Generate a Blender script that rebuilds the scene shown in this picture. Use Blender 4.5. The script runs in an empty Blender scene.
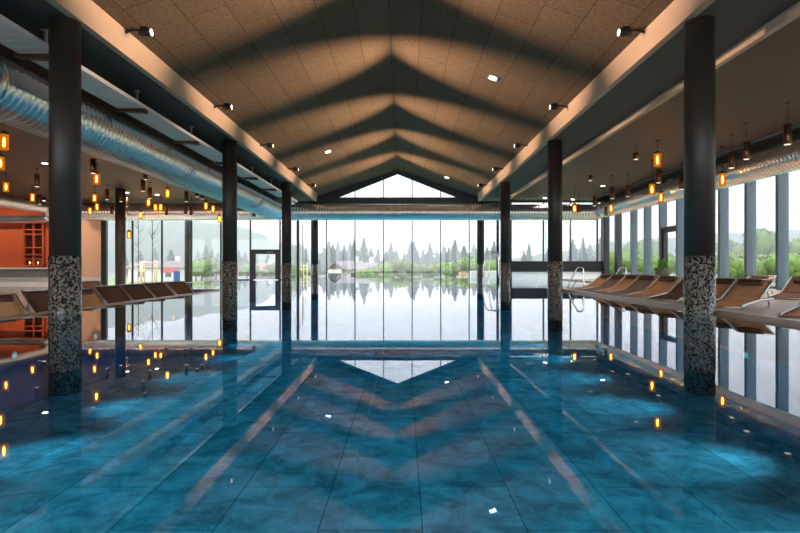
import bpy, bmesh, math, random
from mathutils import Vector, Matrix
random.seed(7)
sc = bpy.context.scene
C = sc.collection
CX, CZ = 0.31, 0.69          # camera position (camera looks along +Y)
PI = math.pi
VP = (403.0, 267.0); F = 533.0

# ------------------------------------------------------------------ materials
def nodes(name):
    m = bpy.data.materials.new(name); m.use_nodes = True
    nt = m.node_tree; nt.nodes.clear()
    out = nt.nodes.new('ShaderNodeOutputMaterial')
    return m, nt, out
def N(nt, typ, **kw):
    n = nt.nodes.new(typ)
    for k, v in kw.items():
        if k.startswith('i_'): n.inputs[k[2:].replace('_', ' ')].default_value = v
        else: setattr(n, k, v)
    return n
def pbr(name, col, rough=.5, metal=0., bump=0., bscale=20., var=0., vscale=5., spec=.5):
    m, nt, out = nodes(name)
    p = N(nt, 'ShaderNodeBsdfPrincipled')
    p.inputs['Base Color'].default_value = (*col, 1)
    p.inputs['Roughness'].default_value = rough
    p.inputs['Metallic'].default_value = metal
    p.inputs['Specular IOR Level'].default_value = spec
    nt.links.new(p.outputs[0], out.inputs[0])
    if bump or var:
        tc = N(nt, 'ShaderNodeTexCoord')
    if var:
        nz = N(nt, 'ShaderNodeTexNoise'); nz.inputs['Scale'].default_value = vscale; nz.inputs['Detail'].default_value = 6
        nt.links.new(tc.outputs['Object'], nz.inputs['Vector'])
        mx = N(nt, 'ShaderNodeMix', data_type='RGBA')
        mx.inputs[6].default_value = (*[c * (1 - var) for c in col], 1)
        mx.inputs[7].default_value = (*[min(1, c * (1 + var)) for c in col], 1)
        nt.links.new(nz.outputs[0], mx.inputs[0]); nt.links.new(mx.outputs[2], p.inputs['Base Color'])
    if bump:
        nz = N(nt, 'ShaderNodeTexNoise'); nz.inputs['Scale'].default_value = bscale; nz.inputs['Detail'].default_value = 5
        nt.links.new(tc.outputs['Object'], nz.inputs['Vector'])
        b = N(nt, 'ShaderNodeBump'); b.inputs['Strength'].default_value = bump; b.inputs['Distance'].default_value = .02
        nt.links.new(nz.outputs[0], b.inputs['Height']); nt.links.new(b.outputs[0], p.inputs['Normal'])
    return m
def emit(name, col, s):
    m, nt, out = nodes(name)
    e = N(nt, 'ShaderNodeEmission'); e.inputs[0].default_value = (*col, 1); e.inputs[1].default_value = s
    nt.links.new(e.outputs[0], out.inputs[0]); return m

M = {}
M['column'] = pbr('dark column paint', (.032, .025, .021), .45, var=.15, vscale=3)
M['soffit'] = pbr('slate soffit', (.075, .072, .07), .8)
M['fascia'] = pbr('beam paint', (.52, .385, .29), .6, var=.05, vscale=2)
M['black'] = pbr('black metal', (.012, .012, .014), .4)
M['frame'] = pbr('blue grey window frame', (.10, .145, .185), .45)
M['darkframe'] = pbr('anthracite window frame', (.018, .024, .032), .4)
M['steel'] = pbr('brushed steel', (.75, .76, .78), .18, 1.)
M['duct'] = pbr('galvanised duct', (.86, .87, .89), .24, .93, var=.12, vscale=14)
M['tray'] = pbr('white perforated tray', (.85, .82, .82), .45, .3, var=.1, vscale=30)
M['tan'] = pbr('tan woven sling', (.84, .44, .21), .7, bump=.3, bscale=120, var=.1, vscale=60)
M['brown'] = pbr('brown woven sling', (.21, .105, .065), .7, bump=.3, bscale=120, var=.1, vscale=60)
M['taupe'] = pbr('taupe woven sling', (.38, .25, .18), .7, bump=.3, bscale=120, var=.1, vscale=60)
M['pillow'] = pbr('dark pillow', (.10, .05, .03), .6)
M['alu'] = pbr('aluminium', (.70, .70, .70), .3, .9)
M['orange'] = pbr('orange wall', (.62, .125, .045), .7, var=.06, vscale=2)
M['peach'] = pbr('peach wall', (.80, .50, .33), .7)
M['white'] = pbr('white paint', (.8, .8, .78), .5)
M['grey'] = pbr('grey band', (.20, .20, .21), .5)
M['backwall'] = pbr('plain wall', (.30, .20, .15), .8)
M['deck'] = pbr('timber deck', (.60, .40, .27), .35, var=.2, vscale=4)
M['stonefloor'] = pbr('pale stone floor', (.75, .72, .68), .2, var=.1, vscale=3)
M['coping'] = pbr('pool coping', (.55, .35, .25), .3, var=.1)
M['bronze'] = pbr('bronze tube', (.16, .07, .035), .3, .8)
M['leaf'] = pbr('fern leaves', (.10, .34, .02), .6, var=.4, vscale=12)
M['pot'] = pbr('grey planter', (.10, .11, .12), .6)
M['lampface'] = emit('lamp face', (1, .84, .64), 3)
M['pendlens'] = emit('pendant lens', (1, .80, .58), 1.1)
M['filllens'] = emit('added fill lamp lens', (.6, .9, 1), .6)
M['downface'] = emit('downlight face', (1, .95, .88), 14)
M['bulb'] = emit('amber bulb', (1, .55, .13), 45)
M['candle'] = emit('candle flame', (1, .6, .2), 10)

def mk_amber():
    m, nt, out = nodes('amber glass')
    t = N(nt, 'ShaderNodeBsdfTransparent'); t.inputs[0].default_value = (1, .62, .16, 1)
    e = N(nt, 'ShaderNodeEmission'); e.inputs[0].default_value = (1, .27, .012, 1); e.inputs[1].default_value = .55
    g = N(nt, 'ShaderNodeBsdfGlossy'); g.inputs['Roughness'].default_value = .05
    m1 = N(nt, 'ShaderNodeMixShader'); m1.inputs[0].default_value = .55
    m2 = N(nt, 'ShaderNodeMixShader'); m2.inputs[0].default_value = .06
    nt.links.new(t.outputs[0], m1.inputs[1]); nt.links.new(e.outputs[0], m1.inputs[2])
    nt.links.new(m1.outputs[0], m2.inputs[1]); nt.links.new(g.outputs[0], m2.inputs[2])
    nt.links.new(m2.outputs[0], out.inputs[0]); return m
M['amber'] = mk_amber()

def schlick(nt, f0, bumpnode=None, pw=5.):
    lw = N(nt, 'ShaderNodeLayerWeight'); lw.inputs[0].default_value = .5
    if bumpnode: nt.links.new(bumpnode.outputs[0], lw.inputs[1])
    p = N(nt, 'ShaderNodeMath', operation='POWER'); p.inputs[1].default_value = pw
    nt.links.new(lw.outputs['Facing'], p.inputs[0])
    a = N(nt, 'ShaderNodeMath', operation='MULTIPLY_ADD'); a.inputs[1].default_value = 1 - f0; a.inputs[2].default_value = f0
    nt.links.new(p.outputs[0], a.inputs[0]); return a
def mk_glass(name, tint, refl=1.):
    m, nt, out = nodes(name)
    t = N(nt, 'ShaderNodeBsdfTransparent'); t.inputs[0].default_value = (*tint, 1)
    g = N(nt, 'ShaderNodeBsdfGlossy'); g.inputs['Roughness'].default_value = .01
    f = schlick(nt, .03)
    mx = N(nt, 'ShaderNodeMixShader')
    nt.links.new(f.outputs[0], mx.inputs[0]); nt.links.new(t.outputs[0], mx.inputs[1]); nt.links.new(g.outputs[0], mx.inputs[2])
    nt.links.new(mx.outputs[0], out.inputs[0]); return m
M['glass'] = mk_glass('window glass', (.97, .985, 1.))

def mk_water():
    m, nt, out = nodes('pool water')
    tc = N(nt, 'ShaderNodeTexCoord')
    mp = N(nt, 'ShaderNodeMapping'); mp.inputs['Scale'].default_value = (1, .35, 1)
    nz = N(nt, 'ShaderNodeTexNoise'); nz.inputs['Scale'].default_value = 1.6; nz.inputs['Detail'].default_value = 2
    b = N(nt, 'ShaderNodeBump'); b.inputs['Strength'].default_value = .05; b.inputs['Distance'].default_value = .012
    nt.links.new(tc.outputs['Object'], mp.inputs[0]); nt.links.new(mp.outputs[0], nz.inputs['Vector'])
    nt.links.new(nz.outputs[0], b.inputs['Height'])
    f = schlick(nt, .02, b)
    t = N(nt, 'ShaderNodeBsdfTransparent'); t.inputs[0].default_value = (.95, 1, 1, 1)
    g = N(nt, 'ShaderNodeBsdfGlossy'); g.inputs['Roughness'].default_value = .0; g.inputs[0].default_value = (.96, .98, 1, 1)
    mx = N(nt, 'ShaderNodeMixShader')
    nt.links.new(b.outputs[0], g.inputs['Normal'])
    nt.links.new(f.outputs[0], mx.inputs[0]); nt.links.new(t.outputs[0], mx.inputs[1]); nt.links.new(g.outputs[0], mx.inputs[2])
    nt.links.new(mx.outputs[0], out.inputs[0])
    va = N(nt, 'ShaderNodeVolumeAbsorption'); va.inputs[0].default_value = (0, .78, .92, 1); va.inputs[1].default_value = .45
    nt.links.new(va.outputs[0], out.inputs['Volume']); return m
M['water'] = mk_water()
def mk_frosted():
    m, nt, out = nodes('frosted white glass')
    t = N(nt, 'ShaderNodeBsdfTranslucent'); t.inputs[0].default_value = (.92, .93, .94, 1)
    d = N(nt, 'ShaderNodeBsdfDiffuse'); d.inputs[0].default_value = (.85, .86, .87, 1)
    mx = N(nt, 'ShaderNodeMixShader'); mx.inputs[0].default_value = .3
    nt.links.new(t.outputs[0], mx.inputs[1]); nt.links.new(d.outputs[0], mx.inputs[2]); nt.links.new(mx.outputs[0], out.inputs[0]); return m
M['frosted'] = mk_frosted()

def mk_poolfloor():
    m, nt, out = nodes('pool slabs')
    tc = N(nt, 'ShaderNodeTexCoord')
    mp = N(nt, 'ShaderNodeMapping'); mp.inputs['Location'].default_value = (.08, .3, 0); mp.inputs['Rotation'].default_value = (0, 0, PI / 2)
    nt.links.new(tc.outputs['Object'], mp.inputs[0])
    br = N(nt, 'ShaderNodeTexBrick'); br.offset = .5
    br.inputs['Color1'].default_value = (.34, .54, .62, 1); br.inputs['Color2'].default_value = (.52, .76, .86, 1)
    br.inputs['Mortar'].default_value = (.15, .27, .34, 1)
    br.inputs['Scale'].default_value = 1; br.inputs['Mortar Size'].default_value = .006
    br.inputs['Brick Width'].default_value = 1.5; br.inputs['Row Height'].default_value = .75
    nt.links.new(mp.outputs[0], br.inputs['Vector'])
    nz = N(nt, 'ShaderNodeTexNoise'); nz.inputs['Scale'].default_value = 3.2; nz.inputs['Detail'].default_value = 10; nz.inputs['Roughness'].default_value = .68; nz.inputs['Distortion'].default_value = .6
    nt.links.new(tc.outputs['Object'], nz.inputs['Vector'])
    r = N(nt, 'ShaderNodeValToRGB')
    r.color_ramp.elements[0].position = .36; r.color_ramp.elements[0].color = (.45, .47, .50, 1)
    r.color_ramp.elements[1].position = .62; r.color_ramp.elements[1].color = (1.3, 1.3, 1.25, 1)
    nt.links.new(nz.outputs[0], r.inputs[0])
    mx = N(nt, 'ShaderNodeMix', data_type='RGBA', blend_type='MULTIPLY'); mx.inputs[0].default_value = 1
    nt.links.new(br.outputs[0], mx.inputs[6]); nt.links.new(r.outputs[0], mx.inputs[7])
    p = N(nt, 'ShaderNodeBsdfPrincipled'); p.inputs['Roughness'].default_value = .6
    nt.links.new(mx.outputs[2], p.inputs['Base Color']); nt.links.new(p.outputs[0], out.inputs[0]); return m
M['poolfloor'] = mk_poolfloor()
M['poolwall'] = pbr('pool wall tile', (.04, .2, .27), .5, var=.3, vscale=6)
M['poolline'] = pbr('pool seam strip', (.35, .75, .85), .5)

def mk_ceiling():
    m, nt, out = nodes('wood wool panels')
    tc = N(nt, 'ShaderNodeTexCoord')
    mp = N(nt, 'ShaderNodeMapping'); mp.inputs['Rotation'].default_value = (0, 0, PI / 2); mp.inputs['Location'].default_value = (.45, 0, 0)
    nt.links.new(tc.outputs['Object'], mp.inputs[0])
    br = N(nt, 'ShaderNodeTexBrick'); br.offset = .5
    br.inputs['Color1'].default_value = (.15, .105, .07, 1); br.inputs['Color2'].default_value = (.12, .085, .058, 1)
    br.inputs['Mortar'].default_value = (.045, .035, .03, 1)
    br.inputs['Scale'].default_value = 1; br.inputs['Mortar Size'].default_value = .009; br.inputs['Mortar Smooth'].default_value = .3
    br.inputs['Brick Width'].default_value = 1.65; br.inputs['Row Height'].default_value = .75
    nt.links.new(mp.outputs[0], br.inputs['Vector'])
    nz = N(nt, 'ShaderNodeTexNoise'); nz.inputs['Scale'].default_value = 34; nz.inputs['Detail'].default_value = 3; nz.inputs['Distortion'].default_value = 1.4
    nt.links.new(tc.outputs['Object'], nz.inputs['Vector'])
    r = N(nt, 'ShaderNodeValToRGB')
    r.color_ramp.elements[0].position = .4; r.color_ramp.elements[0].color = (.66, .66, .66, 1)
    r.color_ramp.elements[1].position = .6; r.color_ramp.elements[1].color = (1.3, 1.3, 1.3, 1)
    nt.links.new(nz.outputs[0], r.inputs[0])
    mx = N(nt, 'ShaderNodeMix', data_type='RGBA', blend_type='MULTIPLY'); mx.inputs[0].default_value = 1
    nt.links.new(br.outputs[0], mx.inputs[6]); nt.links.new(r.outputs[0], mx.inputs[7])
    p = N(nt, 'ShaderNodeBsdfPrincipled'); p.inputs['Roughness'].default_value = .85
    p.inputs['Specular IOR Level'].default_value = .2
    nt.links.new(mx.outputs[2], p.inputs['Base Color']); nt.links.new(p.outputs[0], out.inputs[0]); return m
M['ceiling'] = mk_ceiling()

def mk_planks(name, c1, c2, line, w=.14):
    m, nt, out = nodes(name)
    tc = N(nt, 'ShaderNodeTexCoord')
    br = N(nt, 'ShaderNodeTexBrick'); br.offset = .37
    br.inputs['Color1'].default_value = (*c1, 1); br.inputs['Color2'].default_value = (*c2, 1); br.inputs['Mortar'].default_value = (*line, 1)
    br.inputs['Scale'].default_value = 1; br.inputs['Mortar Size'].default_value = .004
    br.inputs['Brick Width'].default_value = 3.4; br.inputs['Row Height'].default_value = w
    nt.links.new(tc.outputs['Object'], br.inputs['Vector'])
    p = N(nt, 'ShaderNodeBsdfPrincipled'); p.inputs['Roughness'].default_value = .6
    nt.links.new(br.outputs[0], p.inputs['Base Color']); nt.links.new(p.outputs[0], out.inputs[0]); return m
M['planks'] = mk_planks('dark ceiling boards', (.088, .046, .038), (.072, .04, .033), (.05, .035, .03), .62)

def mk_mosaic():
    m, nt, out = nodes('column mosaic')
    tc = N(nt, 'ShaderNodeTexCoord')
    sn = N(nt, 'ShaderNodeVectorMath', operation='SNAP'); sn.inputs[1].default_value = (.012, .012, .012)
    nt.links.new(tc.outputs['Object'], sn.inputs[0])
    nz = N(nt, 'ShaderNodeTexNoise'); nz.inputs['Scale'].default_value = 27; nz.inputs['Detail'].default_value = 1.5; nz.inputs['Distortion'].default_value = .8
    nt.links.new(sn.outputs[0], nz.inputs['Vector'])
    r = N(nt, 'ShaderNodeValToRGB'); r.color_ramp.interpolation = 'CONSTANT'
    r.color_ramp.elements[0].position = 0; r.color_ramp.elements[0].color = (.022, .018, .016, 1)
    r.color_ramp.elements[1].position = .53; r.color_ramp.elements[1].color = (.26, .24, .21, 1)
    e = r.color_ramp.elements.new(.49); e.color = (.15, .13, .11, 1)
    nt.links.new(nz.outputs[0], r.inputs[0])
    p = N(nt, 'ShaderNodeBsdfPrincipled'); p.inputs['Roughness'].default_value = .25
    nt.links.new(r.outputs[0], p.inputs['Base Color']); nt.links.new(p.outputs[0], out.inputs[0]); return m
M['mosaic'] = mk_mosaic()

# exterior
M['grass'] = pbr('meadow', (.26, .31, .13), .9, var=.35, vscale=.3)
M['path'] = pbr('gravel path', (.6, .56, .5), .9)
M['spruce'] = pbr('spruce needles', (.060, .095, .065), .9, var=.3, vscale=.8)
M['bush'] = pbr('bright spring foliage', (.15, .235, .045), .8, var=.35, vscale=.7)
M['olive'] = pbr('olive foliage', (.17, .20, .075), .8, var=.35, vscale=.7)
M['bark'] = pbr('bark', (.12, .09, .07), .9)
M['stake'] = pbr('pale timber stake', (.72, .55, .33), .8)
M['hill'] = pbr('forested hill', (.13, .21, .10), .95, var=.5, vscale=.03)
M['roof'] = pbr('roof tiles', (.24, .20, .20), .8)
M['redroof'] = pbr('red roof tiles', (.42, .20, .17), .8)
M['render'] = pbr('house render', (.75, .74, .70), .8)
M['woodwall'] = pbr('house timber', (.20, .13, .09), .8)
M['red'] = pbr('red wall', (.6, .08, .08), .8)
M['bluepost'] = pbr('blue sign', (.03, .10, .30), .5)
M['pane'] = pbr('dark house pane', (.05, .06, .07), .1)

# ------------------------------------------------------------------ geometry helpers
class MB:
    def __init__(s): s.bm = bmesh.new()
    def box(s, x0, x1, y0, y1, z0, z1, mat=None):
        vs = [s.bm.verts.new(v) for v in ((x0,y0,z0),(x1,y0,z0),(x1,y1,z0),(x0,y1,z0),(x0,y0,z1),(x1,y0,z1),(x1,y1,z1),(x0,y1,z1))]
        if mat is not None:
            for v in vs: v.co = mat @ v.co
        for f in ((3,2,1,0),(4,5,6,7),(0,1,5,4),(1,2,6,5),(2,3,7,6),(3,0,4,7)): s.bm.faces.new([vs[i] for i in f])
        return s
    def prism(s, pts, axis, a, b):
        """extrude 2-D polygon pts along axis from a to b"""
        def mk(p, t):
            if axis == 'y': return (p[0], t, p[1])
            if axis == 'x': return (t, p[0], p[1])
            return (p[0], p[1], t)
        A = [s.bm.verts.new(mk(p, a)) for p in pts]; B = [s.bm.verts.new(mk(p, b)) for p in pts]
        n = len(pts)
        s.bm.faces.new(A); s.bm.faces.new(B[::-1])
        for i in range(n): s.bm.faces.new((A[i], B[i], B[(i+1)%n], A[(i+1)%n]))
        return s
    def lathe(s, prof, seg=24, mat=None, cap=True, smooth=True):
        """prof: list of (r, z) along local z"""
        rings = []
        for r, z in prof:
            rings.append([s.bm.verts.new((r*math.cos(2*PI*k/seg), r*math.sin(2*PI*k/seg), z)) for k in range(seg)])
        for a, b in zip(rings, rings[1:]):
            for k in range(seg):
                f = s.bm.faces.new((a[k], a[(k+1)%seg], b[(k+1)%seg], b[k])); f.smooth = smooth
        if cap:
            s.bm.faces.new(rings[0][::-1]); s.bm.faces.new(rings[-1])
        if mat is not None:
            for rg in rings:
                for v in rg: v.co = mat @ v.co
        return s
    def tube(s, pts, r, seg=8, smooth=True):
        pts = [Vector(p) for p in pts]; rings = []
        up = Vector((0, 0, 1))
        for i, p in enumerate(pts):
            t = (pts[min(i+1, len(pts)-1)] - pts[max(i-1, 0)]).normalized()
            u = t.cross(up)
            if u.length < .05: u = t.cross(Vector((1, 0, 0)))
            u.normalize(); w = u.cross(t).normalized()
            rr = r[i] if isinstance(r, (list, tuple)) else r
            rings.append([s.bm.verts.new(p + rr*(u*math.cos(2*PI*k/seg) + w*math.sin(2*PI*k/seg))) for k in range(seg)])
        for a, b in zip(rings, rings[1:]):
            for k in range(seg):
                f = s.bm.faces.new((a[k], a[(k+1)%seg], b[(k+1)%seg], b[k])); f.smooth = smooth
        s.bm.faces.new(rings[0][::-1]); s.bm.faces.new(rings[-1])
        return s
    def ball(s, c, r, sub=2, sc_=(1,1,1), jit=0.):
        mt = Matrix.Translation(c) @ Matrix.Diagonal((*[r*q for q in sc_], 1))
        res = bmesh.ops.create_icosphere(s.bm, subdivisions=sub, radius=1, matrix=mt)
        for v in res['verts']:
            if jit: v.co += Vector((random.uniform(-jit, jit), random.uniform(-jit, jit), random.uniform(-jit, jit)))
            for f in v.link_faces: f.smooth = True
        return s
    def build(s, name, mat, parent=None, bevel=0, loc=None):
        bmesh.ops.recalc_face_normals(s.bm, faces=s.bm.faces)
        me = bpy.data.meshes.new(name); s.bm.to_mesh(me); s.bm.free()
        me.materials.append(mat)
        o = bpy.data.objects.new(name, me); C.objects.link(o)
        if parent is not None: o.parent = parent
        if loc: o.location = loc
        if bevel:
            b = o.modifiers.new('b', 'BEVEL'); b.width = bevel; b.segments = 2
        return o
def bend(pts, n=6):
    """Catmull-Rom through pts"""
    P = [Vector(p) for p in pts]; P = [2*P[0]-P[1]] + P + [2*P[-1]-P[-2]]; out = []
    for i in range(1, len(P)-2):
        for k in range(n):
            t = k/n; a, b, c, d = P[i-1:i+3]
            out.append(.5*((2*b) + (c-a)*t + (2*a-5*b+4*c-d)*t*t + (3*b-a-3*c+d)*t**3))
    out.append(P[-2]); return out
def empty(name, loc=(0,0,0), rz=0):
    o = bpy.data.objects.new(name, None); C.objects.link(o); o.location = loc; o.rotation_euler = (0,0,rz); o.empty_display_size = .1
    return o
def tag(o, label=None, cat=None, group=None, kind=None):
    if label: o['label'] = label
    if cat: o['category'] = cat
    if group: o['group'] = group
    if kind: o['kind'] = kind
    return o
def struct(o, label=None, cat=None):
    o['kind'] = 'structure'
    return tag(o, label, cat)
def copy_tree(o, parent=None):
    c = o.copy(); C.objects.link(c)
    if parent is not None: c.parent = parent
    for ch in KIDS.get(o.name, []): copy_tree(ch, c)
    return c
KIDS = {}
def kids(o):
    KIDS[o.name] = [q for q in bpy.data.objects if q.parent == o]
    for q in KIDS[o.name]: kids(q)
ORD = ['first','second','third','fourth','fifth','sixth','seventh','eighth','ninth','tenth','eleventh','twelfth','thirteenth','fourteenth','fifteenth','sixteenth','seventeenth','eighteenth','nineteenth','twentieth',
       'twenty-first','twenty-second','twenty-third','twenty-fourth','twenty-fifth','twenty-sixth','twenty-seventh','twenty-eighth','twenty-ninth','thirtieth','thirty-first','thirty-second','thirty-third','thirty-fourth','thirty-fifth','thirty-sixth','thirty-seventh','thirty-eighth','thirty-ninth','fortieth']
def at(px, py, d=None, h=None):
    """a place in the hall from a reading of the photo: known distance d, or known height h above the eye"""
    if d is None: d = h * F / (VP[1] - py)
    return Vector((CX + (px - VP[0]) * d / F, d, CZ + (VP[1] - py) * d / F))

# ------------------------------------------------------------------ dimensions
XB = 4.5                    # inner face of the two main beams
ZS, ZT = CZ + 3.68, CZ + 4.12   # soffit, top of fascia
SL = .34                    # roof slope
ZR = ZT + SL * XB           # ridge
YW, YB = 28.4, 31.0         # side far walls, front of the bay
XBL, XBR = -5.79, 5.81      # bay
XR = 11.2                   # right glazed wall
XL = -26.0
Y0 = -9.0
ZLC, ZRC = CZ + 3.4, CZ + 3.54   # side ceilings
ZDL, ZDR = -.33, .04        # left / right deck levels
PX0, PX1 = -4.95, 4.95      # pool sides near the camera
YN = 16.2                   # where the decks end and the pool widens
PXL, PXR = -9.2, 8.8

# ------------------------------------------------------------------ pool
def flat_poly(name, pts, z, mat):
    b = MB(); b.bm.faces.new([b.bm.verts.new((x, y, z)) for x, y in pts]); return b.build(name, mat)
pool = [(PX0, Y0), (PX1, Y0), (PX1, YN), (PXR, YN), (PXR, YW), (XBR, YW), (XBR, 33.6), (XBL, 33.6), (XBL, YW), (PXL, YW), (PXL, YN), (PX0, YN)]
def grow(pts, e):
    out = []; n = len(pts)
    for i in range(n):
        p, q, r = Vector(pts[i-1]), Vector(pts[i]), Vector(pts[(i+1) % n])
        a = (q - p).normalized(); b_ = (r - q).normalized()
        na = Vector((a.y, -a.x)); nb = Vector((b_.y, -b_.x))
        out.append(tuple(q + e*(na + nb)))
    return out
w = struct(MB().prism(grow(pool, .05), 'z', -1.25, 0).build('pool_water', M['water']), 'still blue pool water mirroring the hall', 'water')
ZP = -1.2
fl = struct(flat_poly('floor_pool', pool, ZP, M['poolfloor']), 'slate slab pool floor under blue water', 'pool floor')
MB().box(-.145, -.12, Y0, 30, ZP, ZP + .006).build('seam_strip', M['poolline'], fl)
b = MB()
n = len(pool)
for i in range(n):
    (x0, y0), (x1, y1) = pool[i], pool[(i+1) % n]
    b.bm.faces.new([b.bm.verts.new(v) for v in ((x0,y0,ZP),(x1,y1,ZP),(x1,y1,-.02),(x0,y0,-.02))])
struct(b.build('wall_pool', M['poolwall']), 'blue tiled side walls of the pool', 'pool wall')
# decks and copings
struct(MB().box(PX1+.18, XR, Y0, YN, -.5, ZDR).box(PXR+.1, XR, YN, YW, -.5, ZDR).build('floor_right', M['deck']), 'brown deck right of the pool', 'deck')
struct(MB().box(XL, PX0-.22, Y0, YN, -.6, ZDL).box(XL, PXL-.12, YN, YW, -.6, ZDL).build('floor_left', M['stonefloor']), 'sunken floor left of the pool', 'floor')
struct(MB().box(PX1, PX1+.18, Y0, YN, -.5, ZDR+.012).box(PX1, PXR+.1, YN, YN+.12, -.5, ZDR).box(PXR, PXR+.1, YN+.12, YW, -.5, ZDR+.012).build('trim_1', M['coping'], bevel=.008), 'brown coping along right pool edge', 'coping')
struct(MB().box(PX0-.22, PX0, Y0, YN, -.6, .012).box(PXL-.12, PX0, YN, YN+.12, -.6, .012).box(PXL-.12, PXL, YN+.12, YW, -.6, .012).build('trim_2', M['coping'], bevel=.008), 'brown coping along left pool edge', 'coping')

# ------------------------------------------------------------------ roof
for side, sx in (('left', -1), ('right', 1)):
    # sloping ceiling plane: local x runs along the slope, local y along the hall
    L = math.hypot(XB + .3, SL * (XB + .3)); ang = math.atan(SL)
    b = MB().box(0, L, Y0, YB + .5, 0, .12)
    o = b.build('ceiling_' + side, M['ceiling'])
    o.location = (0, 0, ZR)
    o.rotation_euler = (0, ang, 0) if sx > 0 else (0, ang, 0)
    if sx < 0: o.scale = (-1, 1, 1); o.rotation_euler = (0, -ang, 0)
    struct(o, 'sloping wood-wool panel ceiling, %s of the ridge' % side, 'ceiling')
    xa, xb = sorted((sx*XB, sx*(XB + .12)))
    bo = 5.8 if sx > 0 else 5.8
    xo0, xo1 = sorted((sx*(XB + .12), sx*bo))
    beam = empty('roof_beam', (0, 0, 0))
    tag(beam, 'long roof beam with lit beige face over the %s column row' % side, 'beam')
    beam['kind'] = 'structure'
    MB().box(xa, xb, Y0, 29.8, ZS, ZT + .12).build('fascia', M['fascia'], beam)
    MB().box(xo0, xo1, Y0, 29.8, ZS, ZT + .1).build('soffit', M['soffit'], beam)
struct(MB().box(XL, -5.8, Y0, YW + .2, ZLC, ZLC + .5).build('ceiling_left_hall', M['planks']), 'dark low ceiling over left lounge area', 'ceiling')
struct(MB().box(5.9, 10.2, Y0, YW + .2, ZRC, ZRC + .5).box(10.2, XR + .2, Y0, YW + .2, ZRC + .22, ZRC + .5).build('ceiling_right_hall', M['planks']), 'dark low ceiling over right lounger deck', 'ceiling')
tr = MB().box(5.8, 5.9, Y0, 29.6, ZRC - .01, ZS + .3).build('trim_3', M['fascia']); struct(tr, 'narrow beige step between right soffit and dark ceiling', 'trim')
struct(MB().box(10.12, 10.2, Y0, YW, ZRC - .05, ZRC + .22).build('trim_4', M['frame']), 'grey edge strip of the right ceiling beside the duct', 'trim')
# roof deck above, keeps the daylight out
struct(MB().box(XL - .3, XR + .4, Y0 - .3, YW + .25, ZT + 1.7, ZT + 1.9).box(-6.2, 6.2, YW, YB + 1.0, ZT + 1.7, ZT + 1.9).build('ceiling_roof', M['soffit']), 'flat outer roof', 'roof')
struct(MB().box(XL, -5.8, YW, YW + .25, CZ + 3.3, ZT + 1.8).box(5.8, XR + .3, YW, YW + .25, CZ + 3.45, ZT + 1.8).build('trim_5', M['soffit']), 'dark header above the side far windows', 'header')
struct(MB().box(XR + .1, XR + .35, Y0, YW + .2, CZ + 3.3, ZT + 1.8).build('trim_6', M['soffit']), 'dark header above right windows', 'header')
struct(MB().box(XL, XR + .3, Y0 - .2, Y0, -1.2, .1).box(XL, XR + .3, Y0 - .2, Y0, ZS - .1, ZT + 1.8).build('wall_back', M['backwall']), 'wall behind the camera with an opening added for daylight', 'wall')  # unseen; wide unglazed gap added to let more daylight into the hall
struct(MB().box(XL - .2, XL, Y0, YW, -.6, ZT + 1.8).build('wall_left', M['backwall']), 'plain wall at the far left of the lounge', 'wall')
# bay: returns above glass and gable surround
struct(MB().box(XBL - .12, XBL, YW, YB, ZS - .05, ZT + 1.8).box(XBR, XBR + .12, YW, YB, ZS - .05, ZT + 1.8).build('trim_7', M['soffit']), 'dark panels above the bay return windows', 'panel')
b = MB()
zg0, zg1 = CZ + 3.66, CZ + 4.04
b.box(XBL, XBR, YB - .12, YB + .1, zg0, zg1)
gx = 3.42
def gz(x, off): return ZR - off - SL * abs(x)
zap = ZR - .26
# sloping surround, thick
b.prism([(-XB-1.3, zg1), (-gx, zg1), (0, zap), (gx, zg1), (XB+1.3, zg1), (XB+1.3, ZR + .3), (-XB-1.3, ZR + .3)], 'y', YB - .1, YB + .06)
struct(b.build('wall_front', M['darkframe']), 'dark cross beam and sloping surround of the gable window', 'gable frame')
struct(MB().box(XBL, XBR, YB - .14, YB - .121, zg0 - .01, zg0 + .03).build('trim_8', M['frame']), 'thin pale line under the gable cross beam', 'trim')

# ------------------------------------------------------------------ glazing
WN = [0]
def window(bars, panes, mat, label, cat='window'):
    WN[0] += 1
    r = empty('window_%d' % WN[0]); struct(r, label, cat)
    if bars:
        b = MB()
        for q in bars: b.box(*q)
        b.build('window_frame', mat, r)
    for q in panes:
        MB().box(*q).build('pane', M['glass'], r)
    return r
mt = .028
# bay front
xs = [XBL + i * (XBR - XBL) / 7 for i in range(8)]
ztop = CZ + 3.66
for i in range(7):
    x0, x1 = xs[i], xs[i+1]
    bars = [(x0 - mt, x0 + mt, YB - .1, YB + .02, -1.2, ztop)] if i else []
    bars += [(x0, x1, YB - .06, YB + .02, ztop - .05, ztop)]
    window(bars, [(x0, x1, YB - .02, YB, -.3, ztop)], M['darkframe'], 'tall narrow pane of the end bay, %s from the left' % ORD[i])
window([(XBL - .07, XBL + .07, YB - .12, YB + .05, -1.2, ztop), (XBR - .07, XBR + .07, YB - .12, YB + .05, -1.2, ztop)], [], M['darkframe'], 'dark corner posts of the end bay')
# gable
gm = [x for x in xs[2:6]]
window([(x - mt, x + mt, YB - .06, YB + .02, zg1, zap - SL * abs(x) + .05) for x in gm], [], M['darkframe'], 'dark mullions of the triangular gable window')
b = MB(); b.prism([(-gx, zg1), (gx, zg1), (0, zap)], 'y', YB - .02, YB); o = b.build('window_gable', M['glass']); struct(o, 'triangular gable window under the ridge', 'window')
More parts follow.
